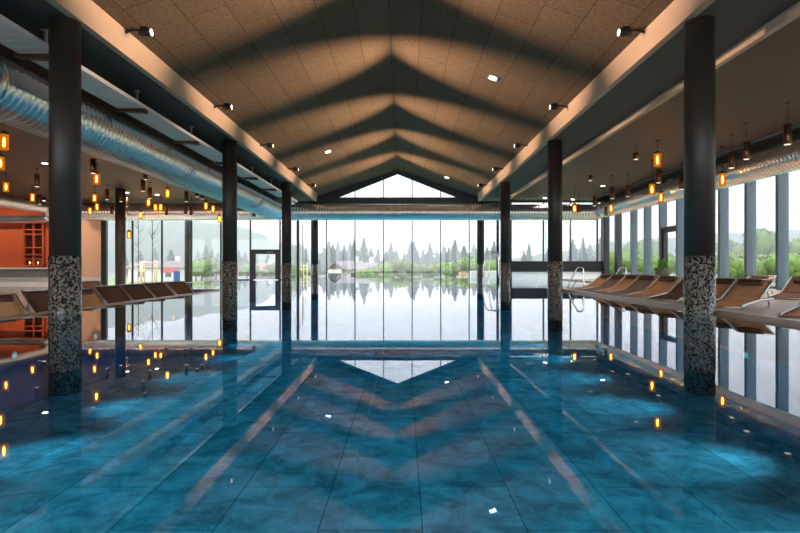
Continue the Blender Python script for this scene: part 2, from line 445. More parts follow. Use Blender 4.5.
# bay returns
for sx, X, nm in ((-1, XBL, 'left'), (1, XBR, 'right')):
    window([(X - .06, X + .06, YW - .06, YW + .1, -1.2, ztop + .1)], [(X - .01, X + .01, YW + .1, YB - .1, -.3, ztop)], M['darkframe'], 'glazed return of the end bay on the %s' % nm)
# left far glazing
xs2 = [CX - 16.0 + .1, CX - 14.41, CX - 12.84, CX - 11.27, CX - 9.70, CX - 8.13, CX - 6.55, XBL - .06]
ztl = CZ + 3.3
for i in range(7):
    x0, x1 = xs2[i], xs2[i+1]
    if i == 5: z0 = 1.62
    else: z0 = -.36 if x1 < PXL + .3 else -.02
    bars = [(x0 - .035, x0 + .035, YW - .05, YW + .05, -.5, ztl)] if i else [(x0 - .14, x0 + .12, YW - .1, YW + .1, -.5, ztl)]
    if i != 5: bars.append((x0, x1, YW - .04, YW + .04, z0, z0 + .06))
    window(bars, [(x0, x1, YW - .01, YW + .01, z0, ztl)], M['darkframe'], 'left far window pane, %s from the peach wall' % ORD[i])
# swim-out door
dr = empty('door_1'); struct(dr, 'black framed glass swim-out door left of the bay', 'door')
x0, x1 = xs2[5], xs2[6]
MB().box(x0, x0 + .28, YW - .08, YW + .06, -.3, 1.62).box(x1 - .24, x1 + .03, YW - .08, YW + .06, -.3, 1.62).box(x0 + .28, x1 - .24, YW - .08, YW + .06, 1.38, 1.62).build('door_frame', M['black'], dr)
MB().box(x0 + .28, x1 - .24, YW - .05, YW - .03, 0, 1.38).build('pane', M['glass'], dr)
MB().box(x0 + .2, x1 - .1, YW - .12, YW - .09, 0.0, .03).build('threshold', M['alu'], dr)
MB().box(x0 + .9, x1 - .35, YW - .13, YW - .081, 1.46, 1.51).build('door_closer', M['grey'], dr)
# right far glazing
xs3 = [XBR + .06, CX + 7.48, CX + 8.92, CX + 10.35, XR - .3]
for i in range(4):
    x0, x1 = xs3[i], xs3[i+1]
    bars = [(x0 - .04, x0 + .04, YW - .05, YW + .05, .95, ztl + .15)] if i else [(x0 - .02, x0 + .22, YW - .1, YW + .1, -.3, ztl + .15)]
    window(bars, [(x0, x1, YW - .01, YW + .01, .95, ztl + .15)], M['frame'] if i else M['darkframe'], 'right far window above the dark band, %s from the bay' % ORD[i])
struct(MB().box(XBR + .06, XR - .3, YW - .1, YW + .1, .44, 1.0).build('trim_9', M['darkframe']), 'dark sill band under right far windows', 'sill band')
b = MB()
sx3 = [XBR + .06, CX + 7.11, CX + 9.08, XR - .3]
for a, c in zip(sx3, sx3[1:]): b.box(a + .012, c - .012, YW - .01, YW + .01, -.3, .44)
struct(b.build('trim_10', M['frosted']), 'white panels below the sill band', 'panel')
# corner post right
struct(MB().box(XR - .32, XR - .02, YW - .35, YW + .1, -.4, ztl + .2).box(XR - .12, XR + .1, 26.75, 27.15, -.4, ztl + .2).build('trim_11', M['darkframe']), 'dark corner posts at right end of the hall', 'post')
# right wall
ys = [15.27 + 1.4 * k for k in range(-16, 9)]
for i, y in enumerate(ys[:-1]):
    y1 = ys[i+1] if i < len(ys) - 2 else YW
    if y > 27.2: continue
    door = abs(y - 20.87) < .1
    z0 = ZDR
    bars = [(XR - .18, XR + .12, y - .06, y + .06, -.4, ztl + .2)]
    if not door:
        bars += [(XR - .04, XR + .06, y + .06, y1 - .06, z0, z0 + .08)]
        window(bars, [(XR, XR + .02, y, y1, z0, ztl + .2)], M['frame'], ('right wall window pane, %s from the camera' % ORD[i]))
    else:
        window(bars, [(XR, XR + .02, y, y1, 2.35, ztl + .2)], M['frame'], 'pane above the right wall door')
        d2 = empty('door_2'); struct(d2, 'black framed glass door in the right window wall', 'door')
        MB().box(XR - .1, XR + .08, y + .07, y + .2, ZDR, 2.3).box(XR - .1, XR + .08, y1 - .2, y1 - .07, ZDR, 2.3).box(XR - .1, XR + .08, y + .2, y1 - .2, 2.12, 2.34).build('door_frame', M['black'], d2)
        MB().box(XR, XR + .02, y + .2, y1 - .2, ZDR, 2.12).build('pane', M['glass'], d2)

# left solid walls
yO = YW - .5
struct(MB().box(XL, -18.55 + CX, yO, yO + .2, .66, ZLC).build('wall_orange', M['orange']), 'orange wall left of the nearest column', 'wall')
struct(MB().box(-18.5 + CX, xs2[0] - .14, YW, YW + .2, .14, ZLC).build('wall_peach', M['peach']), 'peach wall between column and left windows', 'wall')
struct(MB().box(-18.55 + CX, -18.5 + CX, yO, YW + .2, -.36, ZLC).build('wall_return', M['orange']), 'short orange return wall', 'wall')
struct(MB().box(-18.5 + CX, xs2[0] - .14, YW - .02, YW + .2, -.36, .14).box(XL, -18.55 + CX, yO - .02, yO + .2, -.36, .16).build('baseboard_left', M['white']), 'white base strip of left walls', 'baseboard')
struct(MB().box(XL, -18.55 + CX, yO - .14, yO, .16, .58).build('trim_12', M['grey']), 'grey band below orange wall', 'ledge')
struct(MB().box(XL, -18.55 + CX, yO - .2, yO, .58, .66).build('trim_13', M['white']), 'white ledge under orange wall', 'ledge')
# niche shelf
p0 = at(26, 266, yO); p1 = at(45.5, 223, yO)
sh = empty('wall_shelf', (p0.x, yO - .02, p0.z)); tag(sh, 'dark open wall shelf with four compartments on orange wall', 'shelf')
W_, H_ = p1.x - p0.x, p1.z - p0.z
MB().box(0, W_, -.06, .03, 0, H_).build('back_panel', M['bronze'], sh)
b = MB()
for z in (0, .34, .56, .93, 1.62, 1.86, H_ - .04): b.box(0, W_, -.22, -.06, z, z + .05)
for x in (0, W_ * .48, W_ - .04): b.box(x, x + .04, -.2, -.06, 0, H_)
b.build('shelves', M['orange'], sh)
for i, fx in enumerate((.3, .72)):
    c = empty('candle', (p0.x + W_ * fx, yO - .16, p0.z + .05)); tag(c, 'small lit candle on the lowest shelf, %s one' % ('left' if i == 0 else 'right'), 'candle', 'candles on the wall shelf')
    MB().lathe([(.035, 0), (.035, .1)], 10).build('wax', M['white'], c)
    MB().lathe([(.012, .1), (.022, .13), (.004, .17)], 8).build('flame', M['candle'], c)

# ------------------------------------------------------------------ columns
def column(x, y, label, base=True, zb=ZP, ztop=ZS):
    r = empty('column', (x, y, 0)); tag(r, label, 'column', 'round dark columns')
    zm = CZ + .165 if base else zb
    MB().lathe([(.208, zm), (.208, ztop)], 40).build('shaft', M['column'], r)
    if base: MB().lathe([(.214, zb), (.214, zm)], 40).build('mosaic_base', M['mosaic'], r)
for k, y in enumerate((8, 15.6, 23.2, 30.55)):
    for x, sd in ((-4.76, 'left'), (4.76, 'right')):
        column(x, y, 'dark round column with mosaic base, %s in the %s row from the camera' % (ORD[k], sd), ztop=ZS if k < 3 else ztop + .05)
column(CX - 12.3, 23.2, 'brown round column standing among the left loungers', base=False, zb=ZDL, ztop=ZLC)
column(CX - 12.4, 30.8, 'dark round column outside the left far windows', base=False, zb=-.8, ztop=ZS)

# ------------------------------------------------------------------ ducts
def duct_straight(r, length, rib=.145, seg=44):
    prof = []; z = 0
    while z < length - rib:
        prof += [(r, z), (r, z + rib*.62), (r + .02, z + rib*.74), (r + .02, z + rib*.88)]
        z += rib
    prof.append((r, length)); return prof
RY = Matrix.Rotation(-PI/2, 4, 'X')   # local z -> +y
RX = Matrix.Rotation(PI/2, 4, 'Y')    # local z -> +x
HD = CZ + 2.86
dl = empty('ventilation_duct', (CX - 6.5, 0, HD)); tag(dl, 'large silver spiral duct running beside the left column row', 'duct')
MB().lathe(duct_straight(.475, 27.0 - Y0 - .1), 48, Matrix.Translation((0, Y0 + .05, 0)) @ RY).build('duct_tube', M['duct'], dl)
g = MB().box(-.03, .03, 10.2, 11.2, -.12, .12, Matrix.Translation((0, -2.0, 0)) @ Matrix.Rotation(0, 4, 'Y')).build('air_grille', M['grey'], dl); g.location = (.485, 0, .06)
for yy in (3.5, 8.6, 13.4, 19.0, 24.5):
    MB().lathe([(.49, 0), (.49, .05)], 48, Matrix.Translation((0, yy, 0)) @ RY).build('joint_ring', M['duct'], dl)
dt = empty('ventilation_duct', (0, 27.6, CZ + 2.83)); tag(dt, 'silver spiral duct crossing in front of the end windows', 'duct')
MB().lathe(duct_straight(.405, 26.9), 44, Matrix.Translation((CX - 16.9, 0, 0)) @ RX).build('duct_tube', M['duct'], dt)
XD = CX + 10.28
drt = empty('ventilation_duct', (XD, 0, CZ + 2.92)); tag(drt, 'silver spiral duct running above the right windows', 'duct')
MB().lathe(duct_straight(.37, 26.9 - Y0), 44, Matrix.Translation((0, Y0 + .05, 0)) @ RY).build('duct_tube', M['duct'], drt)
MB().tube(bend([(0, 26.7, 0), (-.02, 27.1, -.02), (-.3, 27.5, -.08), (-.8, 27.6, -.09)], 5), .39, 28).build('elbow', M['duct'], drt)
dfl = empty('ventilation_duct', (CX - 18.3, 0, CZ + 3.02)); tag(dfl, 'slim silver duct at the far left above the orange wall', 'duct')
MB().lathe(duct_straight(.27, 20.0), 32, Matrix.Translation((0, 7.2, 0)) @ RY).build('duct_tube', M['duct'], dfl)
MB().tube(bend([(0, 27.1, 0), (0, 27.4, -.15), (-.1, 27.5, -.4), (-.6, 27.5, -.55), (-7.4, 27.5, -.55)], 5), .2, 20).build('elbow', M['duct'], dfl)

# cable tray
ct = empty('cable_tray', (0, 0, CZ + 3.3)); tag(ct, 'white perforated cable tray hung beside the left beam', 'cable tray')
b = MB()
xa, xb_ = CX - 5.94, CX - 5.37
for k in range(int((27 - Y0) / .5)):
    pass
b.box(xa, xb_, Y0, 27.2, 0, .006).box(xa, xa + .012, Y0, 27.2, .006, .075).box(xb_ - .012, xb_, Y0, 27.2, .006, .075)
for k in range(int((27.2 - Y0) / .22)):
    b.box(xa + .06, xb_ - .06, Y0 + .05 + .22*k, Y0 + .13 + .22*k, -.004, 0)
b.build('tray', M['tray'], ct)
for k in range(-2, 7):
    y = 8.28 + 2.84 * k
    if y > 26: break
    br = MB().box(CX - 5.57, CX - 5.53, y - .02, y + .02, -.03, .37).box(CX - 5.6, CX - 5.5, y - .05, y + .05, .36, .378).build('hanger', M['alu'], ct)
    MB().prism([(xa - .06, -.01), (xb_ + .02, -.01), (xb_ + .02, -.10), (xa - .06, -.05)], 'y', y - .06, y + .06).build('cantilever_arm', M['bronze'], ct)

# ------------------------------------------------------------------ lamps
def area_or_spot(kind, loc, energy, col, **kw):
    l = bpy.data.lights.new('lamp_light', kind); l.energy = energy; l.color = col
    for k, v in kw.items(): setattr(l, k, v)
    o = bpy.data.objects.new('lamp_light', l); C.objects.link(o); o.location = loc; o.visible_glossy = False; return o
def aim(o, d):
    o.rotation_euler = Vector(d).to_track_quat('-Z', 'Y').to_euler()
# beam spotlights (local +x points across the hall)
spot = empty('spotlight')
MB().tube(bend([(-.34, 0, .0), (-.2, 0, .035), (-.05, 0, .03), (.03, 0, -.0)], 5), .022, 8).build('arm', M['black'], spot)
MB().box(-.06, .06, -.05, .05, .03, .09).build('bracket', M['black'], spot)
hd = MB().lathe([(.045, -.1), (.07, -.09), (.075, .1), (.068, .115)], 20, RX).build('lamp_head', M['black'], spot)
MB().lathe([(.058, .112), (.058, .119)], 20, RX).build('lens', M['lampface'], hd)
kids(spot)
first = True
for sd, sx in (('left', -1), ('right', 1)):
    for k in range(-1, 5):
        y = 9.25 + 4.33 * k
        r = spot if first else copy_tree(spot); first = False
        r.location = (sx * (XB - .33), y, ZT - .05); r.rotation_euler = (0, 0, 0 if sx < 0 else PI)
        tag(r, 'black arm spotlight on the %s beam, %s from the camera' % (sd, ORD[k+1]), 'spotlight', 'spotlights along the roof beams')
        l = area_or_spot('SPOT', (sx * (XB - .47), y, ZT + .05), 4300, (1, .68, .45), spot_size=math.radians(33), spot_blend=1., shadow_soft_size=.05)
        aim(l, (-sx, 0, .20)); l.parent = r; l.matrix_parent_inverse = Matrix.Identity(4)
        l.location = (.15, 0, .0); l.rotation_euler = Vector((1, 0, .135)).to_track_quat('-Z', 'Y').to_euler()
# square ceiling downlights
dlp = empty('ceiling_downlight')
MB().box(-.13, .13, -.13, .13, -.01, .02).build('housing', M['alu'], dlp)
MB().box(-.085, .085, -.085, .085, -.02, -.008).build('diffuser', M['downface'], dlp)
kids(dlp)
for i, (x, y, ln) in enumerate(((2.57, 13.4, 'on right slope nearest the camera'), (-2.74, 21.7, 'on left slope'), (2.63, 28.2, 'on right slope near the gable window'))):
    r = dlp if i == 0 else copy_tree(dlp)
    r.location = (x, y, ZR - SL * abs(x) - .02); r.rotation_euler = (0, math.atan(SL) * (1 if x > 0 else -1), 0)
    tag(r, 'bright square recessed downlight ' + ln, 'downlight', 'square ceiling downlights')
    l = area_or_spot('SPOT', (0, 0, -.04), 120, (1, .93, .82), spot_size=math.radians(120), spot_blend=.6, shadow_soft_size=.08); l.parent = r
# side ceiling round downlights
rd = empty('round_downlight')
MB().lathe([(.11, 0), (.11, -.012), (.085, -.014)], 20).build('rim', M['alu'], rd)
MB().lathe([(.08, -.012), (.08, -.02)], 20).build('diffuser', M['downface'], rd)
kids(rd)
rdl = [(45, 163, 'l'), (126.5, 205.2, 'l'), (157, 194.5, 'l'), (127, 192.3, 'l'), (603, 185.7, 'r'), (573, 199.2, 'r'), (545, 198, 'r')]
for i, (px, py, sd) in enumerate(rdl):
    h = (ZLC if sd == 'l' else ZRC) - CZ
    p = at(px, py, h=h)
    r = rd if i == 0 else copy_tree(rd)
    r.location = (p.x, p.y, p.z - .001)
    same = sorted([q for q in rdl if q[2] == sd], key=lambda q: -((ZLC if sd == 'l' else ZRC) - CZ) / (VP[1] - q[1]) * -1)
    same = sorted([q for q in rdl if q[2] == sd])
    l = area_or_spot('SPOT', (0, 0, -.05), 160, (1, .84, .66), spot_size=math.radians(130), spot_blend=.7, shadow_soft_size=.08); l.parent = r
    tag(r, 'round recessed downlight in the %s side ceiling, %s from the left' % ('left' if sd == 'l' else 'right', ORD[same.index((px, py, sd))]), 'downlight', 'round downlights in the side ceilings')
# extra lamps added to brighten the orange and peach walls
ww = empty('wall_fill_lamp')
MB().lathe([(.09, 0), (.09, -.16), (.075, -.17)], 18).build('lamp_head', M['black'], ww)
MB().lathe([(.07, -.168), (.07, -.175)], 18).build('lens', M['lampface'], ww)
kids(ww)
for k, x in enumerate((-23.5, -22, -20.5, -19.2, -17.2)):
    r = ww if k == 0 else copy_tree(ww)
    r.location = (x, 26.0, ZLC - .001); tag(r, 'added black fill lamp brightening the far left wall, %s from the left' % ORD[k], 'ceiling lamp', 'added fill lamps at the far left')
    l = area_or_spot('SPOT', (0, 0, -.2), 170 if x > -18 else 75, (1, .80, .62), spot_size=math.radians(100), spot_blend=.8, shadow_soft_size=.06); l.parent = r
    l.rotation_euler = Vector((0, 1, -.9)).to_track_quat('-Z', 'Y').to_euler()
# amber glass pendants
def pendant_amber():
    r = empty('pendant_lamp')
    MB().lathe([(.095, -.18), (.095, .15), (.085, .18)], 20, cap=False).build('glass_shade', M['amber'], r)
    MB().lathe([(.0, -.11), (.022, -.10), (.03, 0), (.02, .08), (.008, .11)], 12, cap=False).build('bulb', M['bulb'], r)
    MB().lathe([(.098, .175), (.098, .215), (.03, .235), (.018, .26)], 20).build('cap', M['black'], r)
    return r
def pendant_dark():
    r = empty('pendant_spot')
    MB().lathe([(.073, -.21), (.078, -.205), (.078, .21), (.07, .215)], 20).build('tube_shade', M['bronze'], r)
    MB().lathe([(.06, -.213), (.06, -.219)], 20).build('lens', M['pendlens'], r)
    return r
pa = pendant_amber(); pd = pendant_dark(); kids(pa); kids(pd)
# cord and ceiling rose are built per lamp because each hangs at its own length
def add_cord(r, z, zc, top):
    MB().tube([(0, 0, top), (0, 0, zc - z - .02)], .006, 6).build('cord', M['black'], r)
    MB().lathe([(.06, zc - z - .025), (.06, zc - z - .001)], 16).build('ceiling_rose', M['black'], r)
amber = [(4,142,'l'),(0.5,163,'l'),(6,187,'l'),(32.5,197.5,'l'),(96.5,179,'l'),(94.5,198,'l'),(97,207,'l'),(90,211,'l'),(148.5,202.5,'l'),(167.5,193.5,'l'),(155.3,207.3,'l'),(160.7,207.3,'l'),(140.5,215,'m'),(129,235,'w'),(206,206,'l'),(213,209,'l'),(219.5,219,'m'),
         (657.5,160,'r3'),(652,189.5,'r'),(661,197.5,'r'),(722.5,179.5,'r'),(611,208.5,'r'),(574.5,208.5,'r')]
hh = {'l':2.9, 'm':2.6, 'w':1.65, 'r3':3.0, 'r':2.58}
fa = True
for sd in ('l', 'r'):
    lst = sorted([a for a in amber if (a[0] < 400) == (sd == 'l')])
    for k, (px, py, t) in enumerate(lst):
        p = at(px, py, h=hh[t])
        if p.y > 26.4:
            p = at(px, py, d=26.4 - .25 * (k % 3))
        r = pa if fa else copy_tree(pa); fa = False
        r.location = p
        add_cord(r, p.z, ZLC if sd == 'l' else ZRC, .25)
        tag(r, 'glowing amber glass pendant over the %s deck, %s counted from the left' % ('left' if sd == 'l' else 'right', ORD[k]), 'pendant lamp', 'amber glass pendants')
dark = [(37,180.5,'l'),(93,166,'l'),(107,194.5,'l'),(121,196.5,'l'),(126.7,202,'l'),(112,210,'l'),(143,185.5,'l'),(150,193,'l'),(186.3,196.5,'l'),(166.5,211,'l'),(185.6,210,'l'),(191,211,'l'),(39.8,199.5,'l'),(145.5,177,'s'),(197,194.7,'s'),(202,197,'s'),(254,215,'s'),
        (787.5,134.5,'r'),(746.5,150.5,'r'),(731.5,160,'r'),(658.5,176,'r'),(681.5,183,'r'),(612.5,193,'r'),(627.8,191,'r'),(594.5,201,'r'),(606,211.5,'r'),(578.5,208.5,'r'),(636,156,'s'),(590.3,178,'s')]
hd_ = {'l':3.05, 'r':2.86, 's':3.22}
fd = True
for sd in ('l', 'r'):
    lst = sorted([a for a in dark if (a[0] < 400) == (sd == 'l')])
    for k, (px, py, t) in enumerate(lst):
        h = hd_[t]
        if t == 'l': h = 2.98
        p = at(px, py, h=h)
        if p.y > 26.4: p = at(px, py, d=26.2 - .3 * (k % 3))
        if 600 < px < 610: p = at(px, py, d=24.6)
        r = pd if fd else copy_tree(pd); fd = False
        zc = ZLC if sd == 'l' else ZRC
        r.location = p
        if t == 's': r.scale = (1, 1, .45)
        add_cord(r, 0, (zc - p.z) / r.scale.z, .21)
        tag(r, 'dark %scylinder pendant spot over the %s deck, %s counted from the left' % ('short ' if t == 's' else '', 'left' if sd == 'l' else 'right', ORD[k]), 'pendant lamp', 'dark cylinder pendants')
        l = area_or_spot('SPOT', (0, 0, -.26), 70, (1, .74, .5), spot_size=math.radians(90), spot_blend=.6, shadow_soft_size=.05); l.parent = r
# dome camera
p = at(671, 180, h=ZRC - CZ - .02)
r = empty('security_camera', (p.x, p.y, ZRC)); tag(r, 'white dome camera on the right side ceiling', 'camera')
MB().lathe([(.12, 0), (.12, -.05), (.1, -.07)], 20).build('mount', M['white'], r)
MB().lathe([(.085, -.07), (.075, -.12), (.04, -.155), (.005, -.165)], 20).build('dome', M['grey'], r)

# underwater fill lamps, added on the pool sides to light the floor
pl = empty('pool_fill_light')
MB().lathe([(.05, 0), (.05, .012)], 14, RX).build('rim', M['steel'], pl)
MB().lathe([(.04, .012), (.04, .015)], 14, RX).build('lens', M['filllens'], pl)
kids(pl); f1 = True
for k in range(13):
    y = -8 + 1.9*k
    for sx, sd in ((-1, 'left'), (1, 'right')):
        r = pl if f1 else copy_tree(pl); f1 = False
        r.location = (sx * (PX1 - .002), y, -.5); r.rotation_euler = (0, 0, 0 if sx < 0 else PI)
        tag(r, 'added underwater fill lamp in the %s pool side, %s from the camera end' % (sd, ORD[k]), 'pool light', 'added underwater fill lights')
        l = area_or_spot('SPOT', (.1, 0, 0), 195, (.9, .97, 1), spot_size=math.radians(68), spot_blend=1., shadow_soft_size=.05)
        l.parent = r; l.rotation_euler = Vector((1, 0, -.10)).to_track_quat('-Z', 'Y').to_euler()

# ------------------------------------------------------------------ loungers (local +y from foot to head)
def lounger(mat, ztop=.5, pillow=True, zs=.17):
    r = empty('sun_lounger'); W = .265; hy = .82; zf = zs - (.06 if zs < .15 else .01)
    L1 = .82; zt = ztop
    # sling seat + backrest as two curved sheets with thickness
    def sheet(path, name):
        b = MB(); rings = []
        for (y, z) in path:
            rings.append([b.bm.verts.new((x, y, z + dz)) for x, dz in ((-W, 0), (-W*.5, -.012), (0, -.016), (W*.5, -.012), (W, 0), (W, -.012), (0, -.03), (-W, -.012))])
        for a, c in zip(rings, rings[1:]):
            for k in range(8):
                f = b.bm.faces.new((a[k], a[(k+1) % 8], c[(k+1) % 8], c[k])); f.smooth = True
        b.bm.faces.new(rings[0][::-1]); b.bm.faces.new(rings[-1])
        return b.build(name, mat, r)
    sheet([(0, zf - .03), (.04, zf), (.3, zf*.7 + zs*.3), (.6, zf*.3 + zs*.7), (hy, zs)], 'seat')
    n = 7; pts = []
    for k in range(n):
        t = k/(n-1); pts.append((hy + .01 + L1*t*.95, zs + (zt - zs)*(t**1.05)))
    sheet(pts, 'backrest')
    fr = MB()
    for sx in (-1, 1):
        x = sx*(W + .02)
        fr.tube([(x, 0, zf - .03), (x, .05, zf), (x, hy, zs - .01), (x, hy + .75, zs - .01)], .018, 8)
        fr.tube([(x, hy, zs), (x, hy + L1*.95 + .01, zt)], .016, 8)
    fr.tube([(-W-.02, 0, zf-.03), (W+.02, 0, zf-.03)], .016, 8).tube([(-W-.02, hy+.75, zs-.01), (W+.02, hy+.75, zs-.01)], .016, 8)
    fr.tube([(-W-.02, hy + L1*.95 + .01, zt), (W+.02, hy + L1*.95 + .01, zt)], .016, 8)
    fr.build('frame', M['alu'], r)
    for sx in (-1, 1):
        for y0, y1 in ((.14, .08), (hy + .45, hy + .55)):
            MB().tube([(sx*(W + .02), y0, (zf if y0 < .5 else zs) - .01), (sx*(W + .02), y1, .012)], .016, 8).build('leg', M['alu'], r)
    pr = MB()
    for sx in (-1, 1): pr.tube([(sx*(W - .02), hy + .5, zs + (zt - zs)*.58), (sx*(W - .02), hy + .68, zs)], .01, 6)
    pr.build('back_support', M['alu'], r)
    if pillow:
        a = math.atan2(zt - zs, L1*.95)
        y = hy + L1*.95*.72; z = zs + (zt - zs)*.74
        m4 = Matrix.Translation((0, y, z + .035)) @ Matrix.Rotation(a, 4, 'X')
        MB().box(-.19, .19, -.085, .085, -.03, .03, m4).build('pillow', M['pillow'], r, bevel=.022)
    return r
protos = {}
for key, mt_, zt_ in (('rt', 'tan', .43), ('rb', 'brown', .43), ('rp', 'taupe', .43), ('lt', 'tan', .56), ('lb', 'brown', .58)):
    protos[key] = (lounger(M[mt_], zt_, key != 'lb', .11 if key[0] == 'r' else .2), [False]); kids(protos[key][0])
def put(key, x, y, z, rz, label, group):
    pr, used = protos[key]
    r = copy_tree(pr) if used[0] else pr; used[0] = True
    r.location = (x, y, z); r.rotation_euler = (0, 0, rz)
    tag(r, label, 'sun lounger', group)
th = math.radians(50)
cname = {'rt': 'tan', 'rb': 'dark brown', 'rp': 'taupe', 'lt': 'tan', 'lb': 'dark brown'}
R_ = [(6.6,'rt'),(8.4,'rt'),(9.2,'rt'),(10.25,'rb'),(11.3,'rt'),(12.35,'rp'),(13.15,'rt'),(14.1,'rp'),(14.9,'rt')]
for k, (d0, key) in enumerate(R_):
    put(key, CX + 5.0, d0, ZDR, -th, '%s sun lounger at the right pool edge, %s from the camera' % (cname[key], ORD[k]), 'sun loungers on the right deck')
for k, (x, d0, key) in enumerate(((7.3, 8.6, 'rb'), (7.9, 10.6, 'rb'), (8.0, 12.2, 'rt'))):
    put(key, x, d0, ZDR, -th, '%s sun lounger in the second right row by the windows, %s from the camera' % (cname[key], ORD[k]), 'sun loungers on the right deck')
L_ = [(7.9,'lt'),(9.0,'lb'),(10.2,'lt'),(11.3,'lb'),(12.4,'lb'),(13.6,'lb'),(14.9,'lb')]
for k, (d0, key) in enumerate(L_):
    put(key, -5.3, d0, ZDL, th, '%s sun lounger at the left pool edge, %s from the camera' % (cname[key], ORD[k]), 'sun loungers on the left floor')
for k, (x, d0, key) in enumerate(((-8.3, 10.0, 'lb'), (-8.3, 11.2, 'lb'), (-8.2, 14.2, 'lb'), (-8.2, 15.5, 'lb'))):
    put(key, x, d0, ZDL, th, 'dark brown sun lounger in the second left row, %s from the camera' % ORD[k], 'sun loungers on the left floor')

def side_table(x, y, z, label, topm):
    r = empty('side_table', (x, y, z)); tag(r, label, 'side table', 'low side tables')
    MB().lathe([(.2, .22), (.2, .245)], 28).build('table_top', topm, r)
    for k in range(3):
        a = 2*PI*k/3
        MB().tube([(.15*math.cos(a), .15*math.sin(a), .22), (.18*math.cos(a), .18*math.sin(a), 0)], .012, 8).build('leg', M['black'], r)
side_table(CX + 6.44, 8.05, ZDR, 'low black round table between the two nearest right loungers', M['black'])
side_table(CX + 7.0, 10.9, ZDR, 'low black round table behind the right lounger row', M['black'])
# ------------------------------------------------------------------ rails, ladder, plant
ld = empty('pool_ladder', (4.58, 25.7, 0), math.radians(-68)); tag(ld, 'tall steel pool ladder between the last right columns', 'pool ladder')
for sx in (-.26, .26):
    MB().tube(bend([(sx - .12, -.25, -1.0), (sx - .12, -.25, 0.0), (sx - .06, -.22, .9), (sx, -.1, 1.35), (sx + .1, .2, 1.42), (sx + .16, .42, 1.2), (sx + .17, .46, .2)], 6), .028, 10).build('rail', M['steel'], ld)
for z in (.02, .14, -.3, -.6):
    MB().box(-.37, .16, -.3, -.2, z - .02, z + .02).build('step', M['steel'], ld)
def handrail(x, y, label):
    r = empty('handrail', (x, y, 0)); tag(r, label, 'handrail')
    MB().tube(bend([(-.28, .1, -.25), (-.22, .05, .1), (.02, 0, .62), (.1, 0, .68), (.2, -.02, .66), (.23, -.02, .55), (.24, -.03, ZDR)], 6), .022, 10).build('rail', M['steel'], r)
    MB().tube([(-.12, 0, .02), (.03, 0, .28)], .014, 8).build('brace', M['steel'], r)
    return r
handrail(CX + 5.35, YN + .3, 'bent steel handrail at the far end of the right deck')
r = handrail(CX + 6.75, YN + .5, 'steel handrail behind the far right loungers'); 
p = at(662, 284, d=20)
pf = empty('potted_fern', (p.x, p.y, ZDR)); tag(pf, 'bright green fern in a grey planter by the right door', 'potted plant')
MB().lathe([(.17, 0), (.25, .58), (.27, .62), (.23, .62), (.22, .55)], 24).build('planter', M['pot'], pf)
b = MB()
for k in range(110):
    a = random.uniform(0, 2*PI); ln = random.uniform(.25, .48); el = random.uniform(.2, 1.3)
    d = Vector((math.cos(a)*math.cos(el), math.sin(a)*math.cos(el), math.sin(el)))
    s = Vector((-math.sin(a), math.cos(a), 0)) * .025
    p0_ = Vector((0, 0, .56)) + d*.05; p1_ = p0_ + d*ln*.6; p2_ = p0_ + d*ln + Vector((0, 0, -.12*math.cos(el)))
    v = [b.bm.verts.new(q) for q in (p0_ - s*.4, p0_ + s*.4, p1_ + s, p1_ - s)]; b.bm.faces.new(v)
    t = b.bm.verts.new(p2_); b.bm.faces.new((v[3], v[2], t))
b.build('foliage', M['leaf'], pf)

# ------------------------------------------------------------------ outside
def gzf(y): return -.42 - .8 * max(0, min(1, (y - 30) / 35))
b = MB(); grid = {}
gx_ = [-260, -120, -60, -30, XBL - .4, XBR + .4, 30, 60, 120, 260]; gy = [YW + .3, 34.2, 40, 50, 65, 100, 400]
for i, x in enumerate(gx_):
    for j, y in enumerate(gy): grid[i, j] = b.bm.verts.new((x, y, gzf(y)))
for i in range(len(gx_)-1):
    for j in range(len(gy)-1):
        if j == 0 and gx_[i] == XBL - .4: continue
        b.bm.faces.new((grid[i,j], grid[i+1,j], grid[i+1,j+1], grid[i,j+1]))
v = [b.bm.verts.new(q) for q in ((XR + .4, -60, -.42), (260, -60, -.42), (260, YW + .3, -.42), (XR + .4, YW + .3, -.42))]; b.bm.faces.new(v)
struct(b.build('ground_meadow', M['grass']), 'pale green meadow outside the windows', 'lawn')
struct(MB().box(XBL - .3, XBL, YB + .1, 33.9, -1.3, -.02).box(XBR, XBR + .3, YB + .1, 33.9, -1.3, -.02).box(XBL, XBR, 33.6, 33.9, -1.3, -.004).build('trim_14', M['poolwall']), 'overflow rim of the outdoor pool end', 'pool rim')
p = at(495, 276, d=37)
tag(MB().box(4.9, 9.6, 36, 37.5, -.6, .42).build('terrace_wall', M['white'], bevel=.02), 'low white block outside, right of the bay', 'low wall')
